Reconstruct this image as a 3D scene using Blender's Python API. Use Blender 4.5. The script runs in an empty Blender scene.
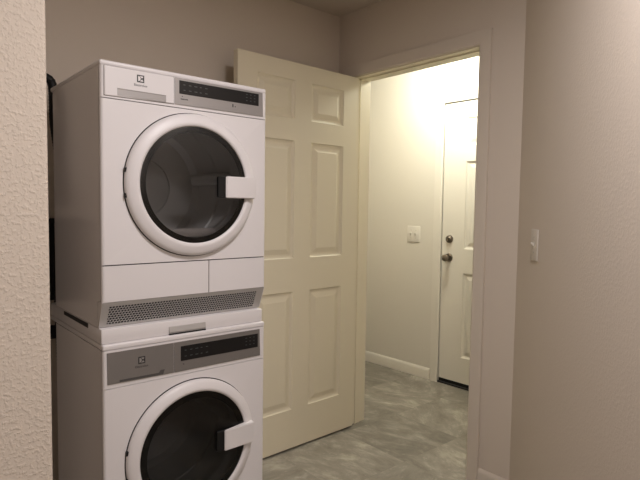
import bpy, bmesh, math, random
from mathutils import Vector, Matrix
S = bpy.context.scene
COL = S.collection
random.seed(4)
R = math.radians

# ------------------------------------------------------------------ camera, light, exposure
F_PX = 537.58
CAM = Vector((-2.1757, -2.4045, 1.2934))
yaw, pitch, roll = R(49.60), R(3.436), R(0.819)
fw = Vector((math.cos(yaw) * math.cos(pitch), math.sin(yaw) * math.cos(pitch), -math.sin(pitch)))
rt = Vector((math.sin(yaw), -math.cos(yaw), 0))
up = rt.cross(fw)
r2 = rt * math.cos(roll) + up * math.sin(roll)
u2 = -rt * math.sin(roll) + up * math.cos(roll)
cd = bpy.data.cameras.new('camera')
cam = bpy.data.objects.new('camera', cd); COL.objects.link(cam)
cam.matrix_world = Matrix(((r2.x, u2.x, -fw.x, CAM.x), (r2.y, u2.y, -fw.y, CAM.y), (r2.z, u2.z, -fw.z, CAM.z), (0, 0, 0, 1)))
cd.sensor_fit = 'HORIZONTAL'; cd.sensor_width = 36.0; cd.lens = 36.0 * F_PX / 640.0
cd.clip_start = 0.02
S.camera = cam

w = bpy.data.worlds.new('world'); S.world = w; w.use_nodes = True
w.node_tree.nodes['Background'].inputs[0].default_value = (1.0, 0.9, 0.8, 1)
w.node_tree.nodes['Background'].inputs[1].default_value = 0.0

def lamp(name, loc, power, color, size):
    d = bpy.data.lights.new(name, 'AREA'); d.shape = 'DISK'; d.energy = power; d.color = color; d.size = size
    o = bpy.data.objects.new(name, d); o.location = loc; COL.objects.link(o); return o
lamp('room_ceiling_light', (-1.36, -1.94, 2.405), 24, (1.0, 0.945, 0.955), 0.25)
lamp('rear_fill_light', (-1.45, -4.0, 2.405), 25, (1.0, 0.945, 0.94), 0.4)  # unseen area light added as ambient fill from behind the viewer
hl = bpy.data.lights.new('hall_ceiling_light', 'POINT'); hl.energy = 42; hl.color = (0.95, 1.0, 0.92); hl.shadow_soft_size = 0.06
ho = bpy.data.objects.new('hall_ceiling_light', hl); ho.location = (0.66, -0.22, 2.30); COL.objects.link(ho)

S.view_settings.view_transform = 'Standard'; S.view_settings.look = 'None'
S.view_settings.exposure = 0.0; S.view_settings.gamma = 1.0; S.view_settings.use_curve_mapping = False

# ------------------------------------------------------------------ materials
def mat(name, col, rough=0.5, metal=0.0, spec=0.5, coat=0.0):
    m = bpy.data.materials.new(name); m.use_nodes = True
    b = m.node_tree.nodes['Principled BSDF']
    b.inputs['Base Color'].default_value = (*col, 1); b.inputs['Roughness'].default_value = rough
    b.inputs['Metallic'].default_value = metal; b.inputs['Specular IOR Level'].default_value = spec
    b.inputs['Coat Weight'].default_value = coat
    return m
def nodes(m):
    return m.node_tree.nodes, m.node_tree.links, m.node_tree.nodes['Principled BSDF']
def add_bump(m, scale, strength, dist, detail=2.0, lo=None, hi=None):
    n, l, b = nodes(m)
    tc = n.new('ShaderNodeTexCoord'); nz = n.new('ShaderNodeTexNoise')
    nz.inputs['Scale'].default_value = scale; nz.inputs['Detail'].default_value = detail
    l.new(tc.outputs['Object'], nz.inputs['Vector'])
    src = nz.outputs['Fac']
    if lo is not None:
        r = n.new('ShaderNodeMapRange'); r.interpolation_type = 'SMOOTHSTEP'
        r.inputs['From Min'].default_value = lo; r.inputs['From Max'].default_value = hi
        l.new(src, r.inputs['Value']); src = r.outputs['Result']
    bp = n.new('ShaderNodeBump'); bp.inputs['Strength'].default_value = strength; bp.inputs['Distance'].default_value = dist
    l.new(src, bp.inputs['Height']); l.new(bp.outputs['Normal'], b.inputs['Normal'])
    return m
M = {}
M['wall'] = add_bump(mat('painted_wall', (0.66, 0.58, 0.495), 0.75, spec=0.25), 100, 0.5, 0.0028, 3.0, 0.46, 0.66)
M['wall_smooth'] = add_bump(mat('painted_wall_fine', (0.66, 0.58, 0.495), 0.75, spec=0.25), 110, 0.10, 0.0020, 2.5, 0.42, 0.66)
M['hall_wall'] = add_bump(mat('hall_wall_paint', (0.66, 0.615, 0.53), 0.7, spec=0.25), 110, 0.10, 0.0020, 2.5, 0.42, 0.66)
M['ceiling'] = add_bump(mat('ceiling_paint', (0.62, 0.55, 0.47), 0.85, spec=0.2), 80, 0.4, 0.003)
M['trim'] = add_bump(mat('trim_paint', (0.66, 0.585, 0.50), 0.5, spec=0.35), 30, 0.05, 0.001)
M['hall_trim'] = add_bump(mat('hall_trim_paint', (0.68, 0.635, 0.55), 0.45, spec=0.35), 30, 0.05, 0.001)
M['door'] = add_bump(mat('door_paint', (0.72, 0.65, 0.50), 0.5, spec=0.35), 60, 0.08, 0.001)
M['white'] = add_bump(mat('appliance_white', (0.74, 0.71, 0.71), 0.42, spec=0.5), 400, 0.03, 0.0004)
M['white_side'] = mat('appliance_side_white', (0.74, 0.71, 0.71), 0.2, spec=0.7)
M['plate_dull'] = add_bump(mat('painted_switch_plastic', (0.63, 0.575, 0.505), 0.45), 200, 0.02, 0.0004)
M['plate'] = add_bump(mat('switch_plastic', (0.69, 0.645, 0.565), 0.35), 200, 0.02, 0.0004)
M['silver'] = add_bump(mat('brushed_silver', (0.35, 0.335, 0.33), 0.42, metal=0.55), 300, 0.04, 0.0004)
M['silver_dark'] = add_bump(mat('dark_silver', (0.24, 0.225, 0.215), 0.45, metal=0.5), 300, 0.04, 0.0004)
M['grille'] = add_bump(mat('vent_grey', (0.48, 0.46, 0.445), 0.45, metal=0.3), 300, 0.04, 0.0004)
M['display'] = add_bump(mat('display_black', (0.006, 0.006, 0.007), 0.3, spec=0.4), 200, 0.01, 0.0004)
M['black'] = add_bump(mat('black_rubber', (0.008, 0.008, 0.008), 0.55, spec=0.3), 200, 0.1, 0.001)
M['grip'] = add_bump(mat('grip_grey', (0.085, 0.08, 0.077), 0.5, metal=0.2), 200, 0.05, 0.001)
M['dark'] = add_bump(mat('dark_plastic', (0.022, 0.021, 0.021), 0.5, spec=0.3), 200, 0.05, 0.001)
M['gap'] = mat('shadow_gap', (0.03, 0.028, 0.027), 0.8, spec=0.1)
M['ink'] = mat('printed_ink', (0.03, 0.03, 0.03), 0.5)
M['ink_light'] = mat('printed_light', (0.08, 0.085, 0.09), 0.5)
M['drum'] = add_bump(mat('drum_steel', (0.60, 0.59, 0.58), 0.4, metal=0.3), 120, 0.1, 0.001)
M['bronze'] = add_bump(mat('aged_nickel', (0.20, 0.17, 0.135), 0.3, metal=0.9), 200, 0.03, 0.0005)
M['steel'] = add_bump(mat('hinge_steel', (0.45, 0.42, 0.38), 0.35, metal=0.9), 200, 0.03, 0.0005)

def glass_mat(name, tint):
    m = bpy.data.materials.new(name); m.use_nodes = True
    n = m.node_tree.nodes; l = m.node_tree.links; n.remove(n['Principled BSDF'])
    out = n['Material Output']
    tr = n.new('ShaderNodeBsdfTransparent'); tr.inputs[0].default_value = (*tint, 1)
    gl = n.new('ShaderNodeBsdfGlossy'); gl.inputs['Roughness'].default_value = 0.06; gl.inputs[0].default_value = (0.8, 0.8, 0.8, 1)
    fr = n.new('ShaderNodeFresnel'); fr.inputs[0].default_value = 1.45
    mx = n.new('ShaderNodeMixShader')
    l.new(fr.outputs[0], mx.inputs[0]); l.new(tr.outputs[0], mx.inputs[1]); l.new(gl.outputs[0], mx.inputs[2])
    l.new(mx.outputs[0], out.inputs[0]); return m
M['glass'] = glass_mat('smoked_glass', (0.74, 0.74, 0.74))
M['glass_dark'] = glass_mat('dark_smoked_glass', (0.42, 0.42, 0.42))

def floor_mat():
    m = mat('slate_vinyl_tile', (0.3, 0.27, 0.22), 0.45, spec=0.35)
    n, l, b = nodes(m)
    tc = n.new('ShaderNodeTexCoord')
    mp = n.new('ShaderNodeMapping'); mp.inputs['Location'].default_value = (-0.82, 0.195, 0)
    l.new(tc.outputs['Object'], mp.inputs['Vector'])
    br = n.new('ShaderNodeTexBrick')
    br.offset = 0.0; br.squash = 1.0; br.inputs['Scale'].default_value = 1.0
    br.inputs['Brick Width'].default_value = 0.457; br.inputs['Row Height'].default_value = 0.457
    br.inputs['Mortar Size'].default_value = 0.0009; br.inputs['Mortar Smooth'].default_value = 0.5
    br.inputs['Color1'].default_value = (0, 0, 0, 1); br.inputs['Color2'].default_value = (1, 1, 1, 1)
    br.inputs['Mortar'].default_value = (0.3, 0.3, 0.3, 1)
    l.new(mp.outputs[0], br.inputs['Vector'])
    # every tile gets its own turn and shift of the stone pattern
    an = n.new('ShaderNodeMath'); an.operation = 'MULTIPLY'; an.inputs[1].default_value = 9.0
    l.new(br.outputs['Color'], an.inputs[0])
    ro = n.new('ShaderNodeVectorRotate'); ro.rotation_type = 'Z_AXIS'
    l.new(tc.outputs['Object'], ro.inputs['Vector']); l.new(an.outputs[0], ro.inputs['Angle'])
    sh = n.new('ShaderNodeVectorMath'); sh.operation = 'SCALE'; sh.inputs[3].default_value = 7.0
    l.new(br.outputs['Color'], sh.inputs[0])
    ad = n.new('ShaderNodeVectorMath'); ad.operation = 'ADD'
    l.new(ro.outputs[0], ad.inputs[0]); l.new(sh.outputs[0], ad.inputs[1])
    st = n.new('ShaderNodeMapping'); st.inputs['Scale'].default_value = (1.0, 1.9, 1.0)
    l.new(ad.outputs[0], st.inputs['Vector'])
    nz = n.new('ShaderNodeTexNoise'); nz.inputs['Scale'].default_value = 4.2; nz.inputs['Detail'].default_value = 12; nz.inputs['Roughness'].default_value = 0.72
    nz.inputs['Distortion'].default_value = 0.35
    l.new(st.outputs[0], nz.inputs['Vector'])
    cr = n.new('ShaderNodeValToRGB'); e = cr.color_ramp.elements
    e[0].position = 0.32; e[0].color = (0.150, 0.133, 0.108, 1)
    e[1].position = 0.74; e[1].color = (0.50, 0.45, 0.375, 1)
    k = e.new(0.52); k.color = (0.255, 0.228, 0.187, 1)
    l.new(nz.outputs['Fac'], cr.inputs[0])
    # pale flecks and scratches
    nf = n.new('ShaderNodeTexNoise'); nf.inputs['Scale'].default_value = 22; nf.inputs['Detail'].default_value = 6; nf.inputs['Roughness'].default_value = 0.7
    l.new(st.outputs[0], nf.inputs['Vector'])
    fr = n.new('ShaderNodeMapRange'); fr.inputs['From Min'].default_value = 0.60; fr.inputs['From Max'].default_value = 0.78; fr.inputs['To Max'].default_value = 0.6
    l.new(nf.outputs['Fac'], fr.inputs['Value'])
    fx = n.new('ShaderNodeMix'); fx.data_type = 'RGBA'; fx.inputs[7].default_value = (0.60, 0.54, 0.46, 1)
    l.new(fr.outputs[0], fx.inputs[0]); l.new(cr.outputs[0], fx.inputs[6])
    tone = n.new('ShaderNodeMapRange'); tone.inputs['To Min'].default_value = 0.78; tone.inputs['To Max'].default_value = 1.12
    l.new(br.outputs['Color'], tone.inputs['Value'])
    mu = n.new('ShaderNodeMix'); mu.data_type = 'RGBA'; mu.blend_type = 'MULTIPLY'; mu.inputs[0].default_value = 1
    l.new(fx.outputs[2], mu.inputs[6]); l.new(tone.outputs[0], mu.inputs[7])
    gm = n.new('ShaderNodeMix'); gm.data_type = 'RGBA'; gm.inputs[7].default_value = (0.13, 0.115, 0.095, 1)
    fm = n.new('ShaderNodeMath'); fm.operation = 'MULTIPLY'; fm.inputs[1].default_value = 0.35
    l.new(br.outputs['Fac'], fm.inputs[0]); l.new(fm.outputs[0], gm.inputs[0]); l.new(mu.outputs[2], gm.inputs[6])
    l.new(gm.outputs[2], b.inputs['Base Color'])
    bp = n.new('ShaderNodeBump'); bp.inputs['Strength'].default_value = 0.25; bp.inputs['Distance'].default_value = 0.004
    l.new(nz.outputs['Fac'], bp.inputs['Height']); l.new(bp.outputs['Normal'], b.inputs['Normal'])
    return m
M['floor'] = floor_mat()

# ------------------------------------------------------------------ mesh helpers
def obj(name, bm, m, parent=None, matrix=None, smooth=True, angle=35):
    bmesh.ops.recalc_face_normals(bm, faces=bm.faces[:])
    me = bpy.data.meshes.new(name); bm.to_mesh(me); bm.free()
    if smooth:
        me.shade_smooth(); me.set_sharp_from_angle(angle=R(angle))
    me.materials.append(M[m])
    o = bpy.data.objects.new(name, me); COL.objects.link(o)
    if parent: o.parent = parent
    if matrix is not None: o.matrix_world = matrix
    return o
def thing(name, label, cat, loc, rotz=0.0, group=None):
    o = bpy.data.objects.new(name, None); COL.objects.link(o)
    o.empty_display_size = 0.1
    o.location = loc; o.rotation_euler = (0, 0, rotz); o['label'] = label; o['category'] = cat
    if group: o['group'] = group
    return o
def struct(o, label=None, cat=None):
    o['kind'] = 'structure'
    if label: o['label'] = label
    if cat: o['category'] = cat
    return o
def box(bm, x0, x1, y0, y1, z0, z1, bev=0.0, seg=3, edges=None):
    vs = [bm.verts.new((x, y, z)) for x in (x0, x1) for y in (y0, y1) for z in (z0, z1)]
    f = [(0, 1, 3, 2), (4, 6, 7, 5), (0, 4, 5, 1), (2, 3, 7, 6), (0, 2, 6, 4), (1, 5, 7, 3)]
    fs = [bm.faces.new([vs[i] for i in q]) for q in f]
    if bev > 0:
        es = {e for q in fs for e in q.edges}
        if edges == 'v': es = {e for e in es if abs(e.verts[0].co.z - e.verts[1].co.z) > 1e-6}
        bmesh.ops.bevel(bm, geom=list(es), offset=bev, segments=seg, affect='EDGES', profile=0.5)
    return bm
def nb(): return bmesh.new()
def lathe_y(bm, prof, cx, cz, n=72):
    """revolve (radius, y) pairs about the y axis through (cx, cz); radius 0 closes with a fan"""
    rings = []
    for r, y in prof:
        if r <= 1e-6: rings.append([bm.verts.new((cx, y, cz))])
        else: rings.append([bm.verts.new((cx + r * math.cos(2 * math.pi * i / n), y, cz + r * math.sin(2 * math.pi * i / n))) for i in range(n)])
    for a, b in zip(rings, rings[1:]):
        for i in range(n):
            j = (i + 1) % n
            if len(a) == 1: bm.faces.new((a[0], b[i], b[j]))
            elif len(b) == 1: bm.faces.new((a[i], a[j], b[0]))
            else: bm.faces.new((a[i], a[j], b[j], b[i]))
    return bm
def prism_y(bm, pts, y0, y1):
    """extrude an (x, z) outline from y0 to y1"""
    a = [bm.verts.new((x, y0, z)) for x, z in pts]; b = [bm.verts.new((x, y1, z)) for x, z in pts]
    bm.faces.new(a); bm.faces.new(b[::-1])
    for i in range(len(pts)):
        j = (i + 1) % len(pts); bm.faces.new((a[i], b[i], b[j], a[j]))
    return bm
def prism_x(bm, pts, x0, x1):
    a = [bm.verts.new((x0, y, z)) for y, z in pts]; b = [bm.verts.new((x1, y, z)) for y, z in pts]
    bm.faces.new(a); bm.faces.new(b[::-1])
    for i in range(len(pts)):
        j = (i + 1) % len(pts); bm.faces.new((a[i], b[i], b[j], a[j]))
    return bm
def prism_z(bm, pts, z0, z1):
    a = [bm.verts.new((x, y, z0)) for x, y in pts]; b = [bm.verts.new((x, y, z1)) for x, y in pts]
    bm.faces.new(a); bm.faces.new(b[::-1])
    for i in range(len(pts)):
        j = (i + 1) % len(pts); bm.faces.new((a[i], b[i], b[j], a[j]))
    return bm
def tube(bm, pts, rad, n=16, ribs=0.0):
    # smooth path, then sweep
    P = [Vector(p) for p in pts]; path = []
    for i in range(len(P) - 1):
        p0, p1, p2, p3 = P[max(i - 1, 0)], P[i], P[i + 1], P[min(i + 2, len(P) - 1)]
        k = max(4, int((p2 - p1).length / 0.006))
        for s in range(k):
            t = s / k
            path.append(0.5 * ((2 * p1) + (p2 - p0) * t + (2 * p0 - 5 * p1 + 4 * p2 - p3) * t * t + (3 * p1 - p0 - 3 * p2 + p3) * t ** 3))
    path.append(P[-1]); prev = None; rings = []
    nrm = Vector((0, 1, 0))
    for i, p in enumerate(path):
        t = (path[min(i + 1, len(path) - 1)] - path[max(i - 1, 0)]).normalized()
        nrm = (nrm - t * nrm.dot(t)).normalized(); bi = t.cross(nrm)
        r = rad * (1 + (ribs if i % 2 else -ribs))
        rings.append([bm.verts.new(p + (nrm * math.cos(2 * math.pi * k / n) + bi * math.sin(2 * math.pi * k / n)) * r) for k in range(n)])
    for a, b in zip(rings, rings[1:]):
        for k in range(n): bm.faces.new((a[k], a[(k + 1) % n], b[(k + 1) % n], b[k]))
    bm.faces.new(rings[0]); bm.faces.new(rings[-1][::-1])
    return bm
def frame_xf(origin, xdir):
    """local x to the right as the viewer sees the wall, local y into the wall, z up"""
    a = math.atan2(xdir[1], xdir[0])
    return Matrix.Translation(Vector((origin[0], origin[1], origin[2] if len(origin) > 2 else 0))) @ Matrix.Rotation(a, 4, 'Z'), a

# ------------------------------------------------------------------ the room
H = 2.417
XD, YD = 0.0, 0.0
JY = -0.135                 # hinge jamb
OW = 0.822                  # opening width
CY = -1.18                  # corner with the angled wall
WT = 0.128                   # door wall thickness
AW = 1.30 / math.sqrt(2)    # angled wall run along x and y
bm = nb(); box(bm, -3.9, 1.6, -4.9, 1.6, -0.08, 0.0); struct(obj('floor', bm, 'floor'), 'mottled grey beige slate look tile floor', 'floor')
bm = nb(); box(bm, -3.9, 1.6, -4.9, 1.6, H, H + 0.08); struct(obj('ceiling', bm, 'ceiling'), 'plain ceiling meeting the walls above the doorway', 'ceiling')
bm = nb(); box(bm, -3.9, 0.0, 0.0, 0.12, 0, H); struct(obj('wall_back', bm, 'wall_smooth'), 'dim beige wall behind the stacked machines and open door', 'wall')
# wall with the doorway (one mesh, with its hole)
bm = nb()
box(bm, 0, WT, JY + 0.02, 1.4, 0, H)
box(bm, 0, WT, CY - 0.4, JY - OW - 0.02, 0, H)
box(bm, 0, WT, JY - OW - 0.02, JY + 0.02, 2.055, H)
struct(obj('wall_doorway', bm, 'wall_smooth', smooth=False), 'beige wall around the open doorway to the hall', 'wall')
# angled wall on the right, then on behind the viewer
bm = nb()
prism_z(bm, [(0, CY), (-AW, CY - AW), (-AW, -4.8), (-AW + 0.12, -4.8), (-AW + 0.12, CY - AW - 0.05), (0.0, CY - 0.17)], 0, H)
struct(obj('wall_right', bm, 'wall_smooth', smooth=False), 'textured beige wall at right carrying a single switch', 'wall')
# near wall stub on the left with a rounded corner
SX, SY, SR = -1.8095, -0.90, 0.012
pts = [(SX, 0.0), (-3.9, 0.0), (-3.9, SY)]
for i in range(9):
    a = -math.pi / 2 + i * math.pi / 16
    pts.append((SX - SR + SR * math.cos(a), SY + SR + SR * math.sin(a)))
bm = nb(); prism_z(bm, pts, 0, H); struct(obj('wall_left', bm, 'wall'), 'near textured wall end at the left edge', 'wall')
bm = nb(); box(bm, -3.9, -3.78, -4.9, SY, 0, H); struct(obj('wall_side', bm, 'wall_smooth'))
bm = nb(); box(bm, -3.9, -AW + 0.12, -4.92, -4.8, 0, H); struct(obj('wall_rear', bm, 'wall_smooth'))
# hall
HA = R(2.02)
hx, ha = frame_xf((1.0942, JY, 0), (math.sin(HA), -math.cos(HA)))
HD0, HDW, HDT = -0.174, 0.86, 2.0645
bm = nb()
box(bm, -1.6, HD0 - 0.008, 0, 0.12, 0, H); box(bm, HD0 + HDW + 0.008, 1.9, 0, 0.12, 0, H); box(bm, HD0 - 0.008, HD0 + HDW + 0.008, 0, 0.12, HDT + 0.008, H)
struct(obj('wall_hall', bm, 'hall_wall', matrix=hx, smooth=False), 'bright hall wall beyond the doorway', 'wall')
bm = nb(); box(bm, WT, 1.5, 1.3, 1.42, 0, H); struct(obj('wall_hall_end', bm, 'hall_wall'))
bm = nb(); box(bm, WT, 1.5, -1.72, -1.60, 0, H); struct(obj('wall_hall_near', bm, 'hall_wall'))

# ---- trim of the doorway: jambs, stops and casings
def casing_profile(wd, th):   # (across, out)
    return [(0, 0), (0, th * 0.55), (wd * 0.12, th * 0.8), (wd * 0.3, th * 0.72), (wd * 0.75, th), (wd, th * 0.9), (wd, 0)]
CW, CT = 0.062, 0.016
TOP = 2.040
bm = nb()
y0, y1 = JY - OW, JY
box(bm, -0.001, WT + 0.001, JY, JY + 0.02, 0, TOP + 0.02); box(bm, -0.001, WT + 0.001, y0 - 0.02, y0, 0, TOP + 0.02)
box(bm, -0.001, WT + 0.001, y0, JY, TOP, TOP + 0.02)
for (a, b) in ((JY - 0.005, JY), (y0, y0 + 0.005)): box(bm, 0.045, 0.08, a, b, 0, TOP)
box(bm, 0.045, 0.08, y0, JY, TOP - 0.005, TOP)
struct(obj('trim_1', bm, 'door', smooth=False), 'painted jamb lining the open doorway', 'trim')
def casing(xface, sgn, ya, yb, top, m):
    """three mitred boards round an opening in an x = const wall; sgn = direction the face looks"""
    bm = nb(); pr = casing_profile(CW, CT); n = len(pr)
    rows = []
    for (yy, zz, dy, dz) in ((yb, 0, 1, 0), (yb, top, 1, 1), (ya, top, -1, 1), (ya, 0, -1, 0)):
        rows.append([bm.verts.new((xface + sgn * o, yy + dy * (a + 0.005), zz + dz * (a + 0.005))) for a, o in pr])
    for A, B in zip(rows, rows[1:]):
        for i in range(n): bm.faces.new((A[i], A[(i + 1) % n], B[(i + 1) % n], B[i]))
    bm.faces.new(rows[0]); bm.faces.new(rows[-1][::-1])
    return bm
struct(obj('trim_2', casing(0.0, -1, y0, y1, TOP, 'trim'), 'trim', angle=20), 'moulded casing round the doorway on the laundry side', 'trim')
struct(obj('trim_3', casing(WT, 1, y0, y1, TOP, 'trim'), 'trim', angle=20), 'casing round the doorway on the hall side', 'trim')

def baseboard(name, L, mtx, m='trim', h=0.083):
    bm = nb()
    prism_x(bm, [(0, 0), (-0.012, 0), (-0.012, h - 0.022), (-0.0095, h - 0.012), (-0.006, h - 0.004), (-0.003, h), (0, h)], 0, L)
    return struct(obj(name, bm, m, matrix=mtx, angle=25))
baseboard('baseboard_doorway', -(CY) + (y0 - CW - 0.006), frame_xf((0, y0 - CW - 0.006), (0, -1))[0])
baseboard('baseboard_right', 1.29, frame_xf((-0.004, CY - 0.004), (-0.7071, -0.7071))[0])
baseboard('baseboard_back', 1.86, frame_xf((SX + 0.001, 0.0), (1, 0))[0])
baseboard('baseboard_left', 1.9, frame_xf((-3.78, SY), (1, 0))[0])
o = baseboard('baseboard_hall', 1.34, hx @ Matrix.Translation((-1.59, 0, 0)), 'hall_trim'); o['label'] = 'white baseboard along the hall wall'; o['category'] = 'baseboard'

# ---- six panel door
def six_panel(bm, W, Hh, T, stile, z0=0.0, mid=None, low=0.0):
    """door slab, front at y = 0, back at y = T; raised panels pressed into both faces"""
    mid = mid if mid is not None else 0.11
    pw = (W - 2 * stile - mid) / 2
    xs = [0, stile, stile + pw, stile + pw + mid, W - stile, W]
    zs = [z0, 0.222, 0.852 - low, 1.028 - low, 1.637, 1.748, 1.945, Hh]
    for side in (0, 1):
        Y = (lambda d: d) if side == 0 else (lambda d: T - d)
        def q(x0, x1, za, zb, d0=0.0):
            bm.faces.new([bm.verts.new((x, Y(d0), z)) for x, z in ((x0, za), (x1, za), (x1, zb), (x0, zb))])
        for i in range(5):
            for k in range(7):
                xa, xb, za, zb = xs[i], xs[i + 1], zs[k], zs[k + 1]
                if i in (1, 3) and k in (1, 3, 5):
                    # moulded edge down to a groove, then a bevel up to the raised field
                    loops = [(0, 0.0), (0.005, 0.006), (0.014, 0.010), (0.022, 0.010), (0.046, 0.0025), (0.048, 0.002)]
                    L = []
                    for ins, d in loops:
                        L.append([bm.verts.new((x, Y(d), z)) for x, z in ((xa + ins, za + ins), (xb - ins, za + ins), (xb - ins, zb - ins), (xa + ins, zb - ins))])
                    for A, B in zip(L, L[1:]):
                        for j in range(4): bm.faces.new((A[j], A[(j + 1) % 4], B[(j + 1) % 4], B[j]))
                    bm.faces.new(L[-1])
                else: q(xa, xb, za, zb)
    # rim
    for (xa, xb, za, zb) in ((0, 0, z0, Hh), (W, W, z0, Hh), (0, W, z0, z0), (0, W, Hh, Hh)):
        if xa == xb: pts = [(xa, 0, za), (xa, T, za), (xa, T, zb), (xa, 0, zb)]
        else: pts = [(xa, 0, za), (xb, 0, za), (xb, T, za), (xa, T, za)]
        bm.faces.new([bm.verts.new(p) for p in pts])
    bmesh.ops.remove_doubles(bm, verts=bm.verts[:], dist=1e-5)
    return bm
def knob(bm, x, y, z, out=-1, r=0.027):
    prof = [(0, -0.066), (r * 0.55, -0.065), (r * 0.9, -0.058), (r, -0.048), (r * 0.85, -0.036), (0.013, -0.028), (0.011, -0.012), (0.028, -0.010), (0.032, -0.004), (0.032, 0.0), (0, 0.0)]
    return lathe_y(bm, [(a, y + (b if out < 0 else -b)) for a, b in prof], x, z, 40)
# open leaf: x runs from the free edge (0) to the hinge (W)
LW = 0.813
la = R(1.7)
lo = Vector((-0.004, JY - 0.036, 0)) - Vector((math.cos(la), math.sin(la), 0)) * LW
lm = Matrix.Translation(lo) @ Matrix.Rotation(la, 4, 'Z')
bm = nb(); six_panel(bm, LW, 2.032, 0.035, 0.112, 0.012, 0.112)
leaf = struct(obj('door_1', bm, 'door', matrix=lm, angle=12), 'white six panel door standing open beside the stacked machines', 'door')
bm = nb(); knob(bm, 0.062, 0.0, 0.93); obj('door_knob', bm, 'bronze', leaf)
bm = nb(); knob(bm, 0.062, 0.035, 0.93, 1); obj('door_knob', bm, 'bronze', leaf)
for z in (0.25, 1.03, 1.80):
    bm = nb(); box(bm, LW - 0.004, LW + 0.0025, 0.004, 0.034, z - 0.045, z + 0.045, 0.001, 1)
    prism_z(bm, [(LW + 0.001 + 0.005 * math.cos(t * math.pi / 6), 0.041 + 0.005 * math.sin(t * math.pi / 6)) for t in range(12)], z - 0.045, z + 0.045)
    obj('hinge', bm, 'steel', leaf)
# hall door
bm = nb(); six_panel(bm, HDW, HDT - 0.003, 0.04, 0.185, 0.036, 0.09, 0.015)
hd = struct(obj('door_2', bm, 'hall_trim', matrix=hx @ Matrix.Translation((HD0, 0.006, 0)), angle=12), 'white six panel door in the hall with deadbolt and knob', 'door')
bm = nb(); knob(bm, 0.062, 0.0, 0.942); obj('door_knob', bm, 'bronze', hd)
bm = nb(); lathe_y(bm, [(0, -0.022), (0.015, -0.022), (0.019, -0.018), (0.026, -0.014), (0.029, -0.006), (0.029, 0), (0, 0)], 0.065, 1.078, 40)
box(bm, 0.061, 0.069, -0.034, -0.020, 1.062, 1.094, 0.002, 2)
obj('deadbolt', bm, 'bronze', hd)
bm = nb(); box(bm, 0.0, HDW, 0.002, 0.038, 0.004, 0.036, 0.002, 1); obj('door_sweep', bm, 'black', hd)
bm = nb()
pr = casing_profile(0.064, 0.016); rows = []
for (xx, zz, dx, dz) in ((HD0 - 0.003, 0, -1, 0), (HD0 - 0.003, HDT + 0.002, -1, 1), (HD0 + HDW + 0.003, HDT + 0.002, 1, 1), (HD0 + HDW + 0.003, 0, 1, 0)):
    rows.append([bm.verts.new((xx + dx * a, -o_, zz + dz * a)) for a, o_ in pr])
for A, B in zip(rows, rows[1:]):
    for i in range(len(pr)): bm.faces.new((A[i], A[(i + 1) % len(pr)], B[(i + 1) % len(pr)], B[i]))
bm.faces.new(rows[0]); bm.faces.new(rows[-1][::-1])
struct(obj('trim_4', bm, 'hall_trim', matrix=hx, angle=20), 'white casing round the hall door', 'trim')
bm = nb(); box(bm, HD0 - 0.003, HD0 + HDW + 0.003, -0.01, 0.10, 0.0, 0.012, 0.004, 2)
struct(obj('trim_5', bm, 'dark', matrix=hx), 'dark threshold under the hall door', 'trim')

# ------------------------------------------------------------------ switches
def switch(label, mtx, ang, W, Hh, toggles, cat='switch', pm='plate'):
    t = thing('light_switch', label, cat, mtx.translation, ang)
    bm = nb(); box(bm, -W / 2, W / 2, -0.006, 0.0, -Hh / 2, Hh / 2, 0.003, 3)
    obj('face_plate', bm, pm, t)
    for x in toggles:
        bm = nb(); box(bm, x - 0.0055, x + 0.0055, -0.0068, -0.003, -0.0125, 0.0125)
        prism_x(bm, [(-0.004, -0.008), (-0.004, 0.006), (-0.017, 0.012), (-0.019, 0.006)], x - 0.0042, x + 0.0042)
        obj('toggle', bm, 'plate', t)
        for z in (-0.03, 0.03):
            bm = nb(); lathe_y(bm, [(0, -0.0072), (0.0028, -0.0068), (0.0034, -0.005)], x, z, 16)
            obj('screw', bm, 'steel', t)
    return t
m, a = frame_xf((-0.171, CY - 0.171, 1.160), (-0.7071, -0.7071))
switch('single toggle light switch on the textured right hand wall', m, a, 0.080, 0.124, (0.0,), pm='plate_dull')
m, a = frame_xf(tuple(hx @ Vector((-0.432, 0, 1.10))), (math.sin(HA), -math.cos(HA)))
switch('double toggle light switch on the hall wall beside the hall door', m, a, 0.122, 0.124, (-0.023, 0.023))

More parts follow.
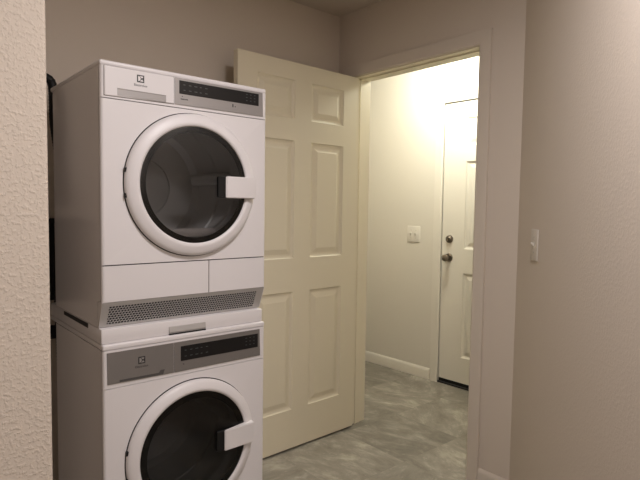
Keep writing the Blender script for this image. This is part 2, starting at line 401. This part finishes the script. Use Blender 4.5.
# ------------------------------------------------------------------ laundry machines
AX, FY, MW = -1.622, -0.7254, 0.604
def plate_with_hole(bm, x0, x1, z0, z1, cx, cz, rad, depth, rim_depth, n=96):
    """front panel with a round opening and softly rounded outer edge"""
    angs = sorted(set([2 * math.pi * i / n for i in range(n)] + [math.atan2(z - cz, x - cx) % (2 * math.pi) for x in (x0, x1) for z in (z0, z1)]))
    def rect(a, ins):
        c, s = math.cos(a), math.sin(a)
        t = min(((x1 - cx) / c if c > 1e-9 else (x0 - cx) / c if c < -1e-9 else 1e9), ((z1 - cz) / s if s > 1e-9 else (z0 - cz) / s if s < -1e-9 else 1e9))
        x, z = cx + t * c, cz + t * s
        return min(max(x, x0 + ins), x1 - ins), min(max(z, z0 + ins * 0.15), z1 - ins * 0.15)
    loops = []
    loops.append([(cx + rad * math.cos(a), rim_depth, cz + rad * math.sin(a)) for a in angs])
    loops.append([(cx + rad * math.cos(a), 0.0, cz + rad * math.sin(a)) for a in angs])
    for ins, y in ((0.010, 0.0), (0.005, 0.0012), (0.0018, 0.0045), (0.0, 0.010), (0.0, depth)):
        loops.append([(rect(a, ins)[0], y, rect(a, ins)[1]) for a in angs])
    L = [[bm.verts.new(p) for p in lp] for lp in loops]
    for A, B in zip(L, L[1:]):
        for i in range(len(angs)):
            j = (i + 1) % len(angs); bm.faces.new((A[i], A[j], B[j], B[i]))
    return bm
def edge_panel(bm, x0, x1, z0, z1, depth, left=True, right=True, r=0.010, y0=0.0):
    """front strip whose outer vertical edges are rounded like the cabinet's"""
    pts = []
    if left: pts += [(x0, depth), (x0, y0 + r), (x0 + r * 0.18, y0 + r * 0.45), (x0 + r * 0.5, y0 + r * 0.12), (x0 + r, y0)]
    else: pts += [(x0, depth), (x0, y0)]
    if right: pts += [(x1 - r, y0), (x1 - r * 0.5, y0 + r * 0.12), (x1 - r * 0.18, y0 + r * 0.45), (x1, y0 + r), (x1, depth)]
    else: pts += [(x1, y0), (x1, depth)]
    return prism_z(bm, pts, z0, z1)
def shell(bm, x0, x1, y0, y1, z0, z1):
    """cabinet open at the front, walls 3 mm thick"""
    t = 0.003
    box(bm, x0, x0 + t, y0, y1, z0, z1); box(bm, x1 - t, x1, y0, y1, z0, z1)
    box(bm, x0 + t, x1 - t, y1 - t, y1, z0, z1); box(bm, x0 + t, x1 - t, y0, y1 - t, z0, z0 + t); box(bm, x0 + t, x1 - t, y0, y1 - t, z1 - t, z1)
    return bm
def text_mesh(txt, size):
    c = bpy.data.curves.new('text', 'FONT'); c.body = txt; c.size = size; c.align_x = 'CENTER'; c.align_y = 'CENTER'; c.extrude = 0.0002; c.resolution_u = 3
    o = bpy.data.objects.new('text', c); COL.objects.link(o); bpy.context.view_layer.update()
    me = bpy.data.meshes.new_from_object(o.evaluated_get(bpy.context.evaluated_depsgraph_get()))
    bpy.data.objects.remove(o); bpy.data.curves.remove(c)
    bm = nb(); bm.from_mesh(me); bpy.data.meshes.remove(me)
    return bm
def xf(bm, mtx): bmesh.ops.transform(bm, matrix=mtx, verts=bm.verts[:]); return bm
STAND = Matrix.Rotation(math.pi / 2, 4, 'X')
def badge(parent, x, z, y, s=0.023):
    """square maker's emblem and its word below"""
    h = s / 2
    bm = nb()
    prism_y(bm, [(x - h, z - h), (x + h, z - h), (x + h, z + h), (x - h, z + h)], y - 0.0006, y)
    em = obj('emblem', bm, 'ink', parent, smooth=False)
    bm = nb()
    def arc(cx, cz, r, a0, a1, k=8): return [(cx + r * math.cos(R(a0 + (a1 - a0) * i / k)), cz + r * math.sin(R(a0 + (a1 - a0) * i / k))) for i in range(k + 1)]
    f = 0.70 * h
    # pale field: lens at left, two curved wedges at right
    prism_y(bm, [(x - f, z - f)] + arc(x - f, z, f, -90, 90)[1:-1] + [(x - f, z + f)], y - 0.0009, y - 0.0005)
    prism_y(bm, [(x + f, z + f), (x - 0.25 * h, z + f), (x + 0.35 * h, z + 0.12 * h), (x + f, z + 0.45 * h)], y - 0.0009, y - 0.0005)
    prism_y(bm, [(x + f, z - f), (x + f, z - 0.45 * h), (x + 0.35 * h, z - 0.12 * h), (x - 0.25 * h, z - f)], y - 0.0009, y - 0.0005)
    obj('emblem_mark', bm, 'white' if parent.get('pale') else 'silver', em, smooth=False)
    bm = xf(text_mesh('Electrolux', 0.0105), Matrix.Translation((x, y - 0.0004, z - h - 0.009)) @ STAND)
    obj('wordmark', bm, 'ink', parent, smooth=False)
def display(parent, x0, x1, z0, z1, y):
    bm = nb(); box(bm, x0, x1, y - 0.0012, y + 0.002, z0, z1, 0.0006, 1)
    d = obj('display', bm, 'display', parent)
    for k in range(5):
        for row in (0.3, 0.7):
            xx = x0 + 0.014 + k * 0.020; zz = z0 + (z1 - z0) * row
            bm = nb(); box(bm, xx, xx + 0.007 + 0.002 * (k % 3), y - 0.0015, y - 0.001, zz - 0.0012, zz + 0.0012)
            obj('display_mark', bm, 'ink_light', d, smooth=False)
    for k in range(3):
        for row in (0.3, 0.55, 0.8):
            xx = x1 - 0.055 + k * 0.017; zz = z0 + (z1 - z0) * row
            bm = nb(); box(bm, xx, xx + 0.006, y - 0.0015, y - 0.001, zz - 0.0011, zz + 0.0011)
            obj('display_mark', bm, 'ink_light', d, smooth=False)
    return d
def round_door(parent, cx, cz, glass, hinge_z, RI=0.199, lift=-0.003):
    """ring, glass, handle block with a black block for its grip shadow, hinge covers"""
    RO = 0.2385
    bm = nb()
    lathe_y(bm, [(RI - 0.004, 0.012), (RI - 0.004, -0.022), (RI - 0.001, -0.0262), (RI + 0.004, -0.0280), (RI + 0.010, -0.0278), (RO - 0.012, -0.0215), (RO - 0.004, -0.0175), (RO, -0.011), (RO, -0.002), (RO - 0.004, -0.0005)], cx, cz, 120)
    d = obj('door', bm, 'white', parent, angle=50)
    bm = nb(); lathe_y(bm, [(RO + 0.003, 0.001), (RO + 0.003, -0.0008), (RO - 0.006, -0.0008)], cx, cz, 120)
    obj('door_seal_gap', bm, 'gap', d)
    bm = nb(); lathe_y(bm, [(0, -0.0262), (0.06, -0.0260), (0.12, -0.0252), (0.165, -0.0240), (0.185, -0.0228), (RI - 0.003, -0.0215)], cx, cz, 96)
    g = obj('door_glass', bm, glass, d, angle=60)
    # dark rim printed on the rear of the glass
    bm = nb(); lathe_y(bm, [(RI - 0.003, -0.0195), (0.176, -0.0215), (0.176, -0.0195), (RI - 0.003, -0.0165)], cx, cz, 96)
    obj('glass_border', bm, 'black', g)
    # handle
    hz = cz + lift
    bm = nb(); prism_z(bm, [(cx + 0.102, -0.0455), (cx + 0.218, -0.0430), (cx + 0.227, -0.038), (cx + 0.2335, -0.006), (cx + 0.200, -0.016), (cx + 0.196, -0.024), (cx + 0.100, -0.039)], hz - 0.0375, hz + 0.0375)
    bmesh.ops.bevel(bm, geom=bm.edges[:], offset=0.0025, segments=2, affect='EDGES')
    obj('handle', bm, 'white', d)
    bm = nb(); box(bm, cx + 0.074, cx + 0.135, -0.0375, -0.026, hz - 0.036, hz + 0.036, 0.002, 1)
    obj('grip_shadow', bm, 'black', d)  # solid black block painted in for the shadow of the grip cavity
    for z in hinge_z:
        bm = nb(); box(bm, cx - RO - 0.001, cx - RO + 0.012, -0.0125, -0.003, cz + z - 0.007, cz + z + 0.007, 0.001, 1)
        obj('hinge', bm, 'black', d)
    return d
def drum(parent, cx, cz):
    bm = nb()
    lathe_y(bm, [(0.200, 0.002), (0.200, 0.03), (0.192, 0.04), (0.192, 0.06), (0.236, 0.075), (0.236, 0.23), (0.231, 0.235), (0.231, 0.245), (0.236, 0.25), (0.236, 0.40), (0.215, 0.425), (0.12, 0.435), (0.11, 0.425), (0, 0.425)], cx, cz, 96)
    dr = obj('drum', bm, 'drum', parent, angle=40)
    for k in range(3):
        a = R(20 + 120 * k)
        bm = nb(); box(bm, -0.022, 0.022, 0.09, 0.39, -0.234, -0.190, 0.012, 3)
        xf(bm, Matrix.Translation((cx, 0, cz)) @ Matrix.Rotation(a, 4, 'Y'))
        obj('drum_lifter', bm, 'drum', dr)
    return dr
def off(parent_loc, bm): return bm

CXL, CXR = 0.0, MW
# --- washer (below)
wz = 0.0
washer = thing('front_load_washer', 'lower white front loading machine on the floor with wide silver control panel', 'washing machine', (AX + MW / 2, FY + 0.29, 0))
rootw = bpy.data.objects.new('tmp', None)
def build(root, items): pass
def P(name, bm, m, root, **k):
    xf(bm, Matrix.Translation((-MW / 2, -0.29, -root.location.z))); return obj(name, bm, m, root, **k)
# machine parts are modelled in front-left-corner coordinates and shifted to the Empty with P();
# sub-parts go through obj() with their part as parent, so shift every vertex the same way
_obj = obj
def obj(name, bm, m, parent=None, **k):
    rt_ = parent
    while rt_ is not None and rt_.parent is not None: rt_ = rt_.parent
    if rt_ is not None and rt_.name.startswith(('front_load', 'tumble', 'stacking')):
        xf(bm, Matrix.Translation((-MW / 2, -0.29, -rt_.location.z)))
    return _obj(name, bm, m, parent, **k)

bm = nb(); shell(bm, 0, MW, 0.012, 0.525, 0.018, 0.838); obj('cabinet', bm, 'white_side', washer, smooth=False)
bm = nb(); box(bm, 0.0, MW, 0.0005, 0.60, 0.8383, 0.857, 0.005, 3); obj('top_lid', bm, 'white', washer)
bm = nb(); plate_with_hole(bm, 0, MW, 0.125, 0.716, MW / 2, 0.452, 0.202, 0.014, 0.03); obj('front_panel', bm, 'white', washer)
bm = nb(); edge_panel(bm, 0, MW, 0.7178, 0.838, 0.014); obj('console', bm, 'white', washer)
bm = nb(); edge_panel(bm, 0.0, MW, 0.018, 0.1225, 0.014); obj('kick_panel', bm, 'white', washer)
bm = nb(); box(bm, 0.005, MW - 0.005, 0.008, 0.013, 0.70, 0.73); obj('seam', bm, 'gap', washer)
bm = nb(); prism_y(bm, [(0.013, 0.732), (0.233, 0.730), (0.233, 0.832), (0.012, 0.832)], -0.003, 0.002)
dw = obj('detergent_drawer', bm, 'silver_dark', washer, smooth=False)
bm = nb(); prism_y(bm, [(0.050, 0.7345), (0.195, 0.7325), (0.200, 0.748), (0.186, 0.748), (0.180, 0.740), (0.050, 0.741)], -0.0036, -0.0028); obj('drawer_grip', bm, 'grip', dw, smooth=False)
bm = nb(); prism_y(bm, [(0.235, 0.730), (0.582, 0.731), (0.579, 0.832), (0.235, 0.832)], -0.003, 0.002)
cp = obj('control_panel', bm, 'silver_dark', washer, smooth=False)
display(cp, 0.258, 0.571, 0.765, 0.816, -0.003)
bm = nb(); box(bm, 0.266, 0.270, -0.0035, -0.0028, 0.752, 0.755); obj('printed_mark', bm, 'ink', cp, smooth=False)
badge(washer, 0.122, 0.793, -0.003)
round_door(washer, MW / 2 + 0.004, 0.453, 'glass_dark', (0.045, -0.045), 0.203, 0.007)
drum(washer, MW / 2, 0.452)
for (x, y) in ((0.06, 0.08), (0.54, 0.08), (0.06, 0.47), (0.54, 0.47)):
    bm = nb(); prism_z(bm, [(x + 0.022 * math.cos(t * math.pi / 10), y + 0.022 * math.sin(t * math.pi / 10)) for t in range(20)], 0.0, 0.019); obj('foot', bm, 'black', washer)

# --- stacking frame with pull-out grip
kit = thing('stacking_frame', 'white stacking frame with a small pull tab between the two machines', 'stacking frame', (AX + MW / 2, FY + 0.29, 0.857))
bm = nb(); box(bm, 0.0, MW - 0.004, 0.012, 0.60, 0.8572, 0.9055, 0.004, 2); obj('frame', bm, 'white', kit)
bm = nb(); prism_x(bm, [(0.020, 0.8605), (0.008, 0.862), (0.006, 0.868), (0.009, 0.884), (0.020, 0.888)], 0.222, 0.358)
pt_ = obj('pull_tab', bm, 'grille', kit, smooth=False)
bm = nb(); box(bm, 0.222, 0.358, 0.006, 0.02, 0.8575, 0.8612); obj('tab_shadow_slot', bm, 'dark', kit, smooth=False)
bm = nb(); prism_x(bm, [(0.140, 0.888), (0.415, 0.889), (0.415, 0.902), (0.140, 0.903)], -0.0008, 0.004); obj('side_shadow_slot', bm, 'black', kit, smooth=False)  # thin black strip stands in for the shade inside the side recess

# --- dryer (above)
Z0 = 0.906
dryer = thing('tumble_dryer', 'upper white front loading dryer stacked on top with vent grille along its base', 'dryer', (AX + MW / 2, FY + 0.29, Z0))
dryer['pale'] = True
bm = nb(); shell(bm, 0, MW, 0.045, 0.525, 0.906, 0.992); shell(bm, 0, MW, 0.012, 0.525, 0.992, 1.714); obj('cabinet', bm, 'white_side', dryer, smooth=False)
bm = nb(); box(bm, 0.0, MW, 0.003, 0.560, 1.7145, 1.731, 0.006, 3); obj('top_lid', bm, 'white', dryer)
bm = nb(); edge_panel(bm, 0, MW, 1.6180, 1.7140, 0.014); obj('console', bm, 'white', dryer)
bm = nb(); plate_with_hole(bm, 0, MW, 1.106, 1.6165, MW / 2, 1.363, 0.202, 0.014, 0.03); obj('front_panel', bm, 'white', dryer)
bm = nb(); box(bm, 0.005, MW - 0.005, 0.009, 0.013, 0.995, 1.64); 
# backing strips that show dark in the seams
bm.free()
for q in ((0.004, MW - 0.004, 1.610, 1.630), (0.004, MW - 0.004, 1.09, 1.115), (0.355, 0.378, 0.993, 1.0899)):
    bm = nb(); box(bm, q[0], q[1], 0.006, 0.0135, q[2], q[3]); obj('seam', bm, 'gap', dryer, smooth=False)
bm = nb(); edge_panel(bm, 0, 0.3642, 0.991, 1.1035, 0.014, True, False); obj('lower_panel', bm, 'white', dryer)
bm = nb(); edge_panel(bm, 0.3674, MW, 0.991, 1.1035, 0.014, False, True); obj('filter_flap', bm, 'white', dryer)
# drawer
bm = nb(); prism_y(bm, [(0.012, 1.624), (0.234, 1.6275), (0.234, 1.7135), (0.012, 1.7125)], -0.004, 0.002)
bmesh.ops.bevel(bm, geom=bm.edges[:], offset=0.0015, segments=2, affect='EDGES')
dd = obj('water_drawer', bm, 'white', dryer)
bm = nb(); prism_y(bm, [(0.0095, 1.6225), (0.2355, 1.6255), (0.2355, 1.7138), (0.0095, 1.7138)], -0.0006, 0.001); obj('drawer_gap', bm, 'silver_dark', dd, smooth=False)
bm = nb(); prism_x(bm, [(-0.0042, 1.6275), (-0.0046, 1.648), (-0.0042, 1.6490), (-0.002, 1.649), (-0.002, 1.6275)], 0.050, 0.207); obj('drawer_grip', bm, 'silver', dd, smooth=False)
bm = nb(); prism_y(bm, [(0.050, 1.6465), (0.207, 1.6475), (0.207, 1.650), (0.050, 1.650)], -0.0050, -0.004); obj('drawer_grip_lip', bm, 'silver_dark', dd, smooth=False)
# control panel
bm = nb(); prism_y(bm, [(0.2385, 1.6275), (0.587, 1.6275), (0.584, 1.7135), (0.2385, 1.7135)], -0.003, 0.002)
cp = obj('control_panel', bm, 'silver', dryer, smooth=False)
display(cp, 0.254, 0.567, 1.663, 1.7065, -0.003)
bm = nb()
for k in range(6): box(bm, 0.259 + k * 0.0045, 0.2622 + k * 0.0045, -0.0035, -0.0028, 1.6445, 1.6480)
box(bm, 0.263, 0.266, -0.0035, -0.0028, 1.654, 1.657)
obj('printed_mark', bm, 'ink', cp, smooth=False)
bm = nb(); box(bm, 0.456, 0.460, -0.0035, -0.0028, 1.645, 1.656); box(bm, 0.466, 0.469, -0.0035, -0.0028, 1.646, 1.650); obj('printed_mark', bm, 'ink', cp, smooth=False)
badge(dryer, 0.123, 1.689, -0.004, 0.023)
round_door(dryer, MW / 2 + 0.005, 1.363, 'glass', (0.040, -0.040))
dr = drum(dryer, MW / 2, 1.363)
bm = nb(); box(bm, MW / 2 - 0.13, MW / 2 + 0.11, 0.03, 0.07, 1.185, 1.215, 0.006, 2); obj('lint_filter', bm, 'white', dryer)
# vent grille: a leaning plate with real hexagonal holes over a dark backing
def grille(x0, x1, za, zb, ya, yb):
    """(ya, za) lower edge, (yb, zb) upper edge"""
    L = math.hypot(zb - za, yb - ya); ux = Vector((1, 0, 0)); uv = Vector((0, (yb - ya) / L, (zb - za) / L))
    O = Vector((x0, ya, za)); bm = nb(); W = x1 - x0
    def V(a, b): return bm.verts.new(O + ux * a + uv * b)
    mx, mb, mt = 0.018, 0.006, 0.014
    px = 0.0098; rr = px / math.sqrt(3); py = 1.5 * rr
    nrow = int((L - mb - mt) / py); ncol = int((W - 2 * mx) / px) - 1
    for j in range(nrow):
        for i in range(ncol):
            cx = mx + px * (i + 0.5 + (0.5 if j % 2 else 0)); cy = mb + rr + j * py
            o_ = [(cx + rr * math.sin(k * math.pi / 3), cy + rr * math.cos(k * math.pi / 3)) for k in range(6)]
            s = 0.80
            i_ = [(cx + rr * s * math.sin(k * math.pi / 3), cy + rr * s * math.cos(k * math.pi / 3)) for k in range(6)]
            A = [V(*p) for p in o_]; B = [V(*p) for p in i_]
            for k in range(6): bm.faces.new((A[k], A[(k + 1) % 6], B[(k + 1) % 6], B[k]))
    xe = mx + px * (ncol + 0.5) - px * 0.25; ye = mb + rr * 2 + (nrow - 1) * py - rr * 0.4
    for (a0, a1, b0, b1) in ((0, mx + px * 0.5, 0, L), (xe, W, 0, L), (mx + px * 0.5, xe, 0, mb + rr * 0.4), (mx + px * 0.5, xe, ye, L)):
        bm.faces.new([V(a0, b0), V(a1, b0), V(a1, b1), V(a0, b1)])
    bmesh.ops.remove_doubles(bm, verts=bm.verts[:], dist=2e-5)
    ret = bmesh.ops.extrude_face_region(bm, geom=bm.faces[:])
    nrm = Vector((0, uv.z, -uv.y))
    for v in ret['geom']:
        if isinstance(v, bmesh.types.BMVert): v.co += nrm * 0.0025
    return bm
g = obj('vent_grille', grille(0.0005, MW - 0.004, 0.907, 0.9895, 0.036, 0.001), 'grille', dryer, smooth=False)
bm = nb(); prism_x(bm, [(0.050, 0.908), (0.0415, 0.908), (0.0085, 0.988), (0.017, 0.988)], 0.004, MW - 0.008); obj('grille_backing', bm, 'dark', g, smooth=False)
bm = nb(); prism_x(bm, [(0.046, 0.9065), (0.0365, 0.9065), (0.0015, 0.9905), (0.046, 0.9905)], 0.0, 0.003); obj('grille_side', bm, 'white', dryer, smooth=False)
bm = nb(); prism_x(bm, [(0.046, 0.9065), (0.0365, 0.9065), (0.0015, 0.9905), (0.046, 0.9905)], MW - 0.006, MW - 0.001); obj('grille_side', bm, 'white', dryer, smooth=False)
del dryer['pale']

# ------------------------------------------------------------------ behind the machines
ub = thing('utility_box', 'dark recessed utility box on the wall behind the machines', 'utility box', (-1.683, 0.0, 0.90))
bm = nb()
for (a, b, c, d) in ((-0.119, 0.119, 0.0, 0.02), (-0.119, 0.119, 0.315, 0.335), (-0.119, -0.105, 0.02, 0.315), (0.105, 0.119, 0.02, 0.315)): box(bm, a, b, -0.035, 0.0, c, d, 0.002, 1)
_obj('frame', bm, 'dark', ub)
bm = nb(); box(bm, -0.105, 0.105, -0.012, 0.0, 0.02, 0.315); _obj('back_plate', bm, 'dark', ub, smooth=False)
hs = thing('drain_hose', 'black ribbed hose looping over behind the dryer top', 'hose', (-1.59, -0.1, 0.40))
bm = nb()
hp = [(-1.572, -0.092, 0.30), (-1.575, -0.094, 0.50), (-1.580, -0.096, 0.70), (-1.587, -0.098, 1.00), (-1.580, -0.10, 1.20), (-1.568, -0.10, 1.38), (-1.580, -0.10, 1.50), (-1.594, -0.10, 1.62), (-1.596, -0.10, 1.74), (-1.608, -0.10, 1.776), (-1.640, -0.10, 1.780), (-1.668, -0.10, 1.75), (-1.68, -0.10, 1.60), (-1.685, -0.09, 1.42), (-1.70, -0.055, 1.33), (-1.71, -0.018, 1.30)]
tube(bm, [Vector(p) - Vector((-1.59, -0.1, 0.40)) for p in hp], 0.0165, 16, 0.05)
_obj('hose', bm, 'black', hs)
bm = nb(); box(bm, -0.05, 0.02, -0.012, 0.034, 0.355, 0.405, 0.008, 2); _obj('hose_clip', bm, 'black', hs)
for o in list(bpy.data.objects):
    if o.name == 'tmp': bpy.data.objects.remove(o)
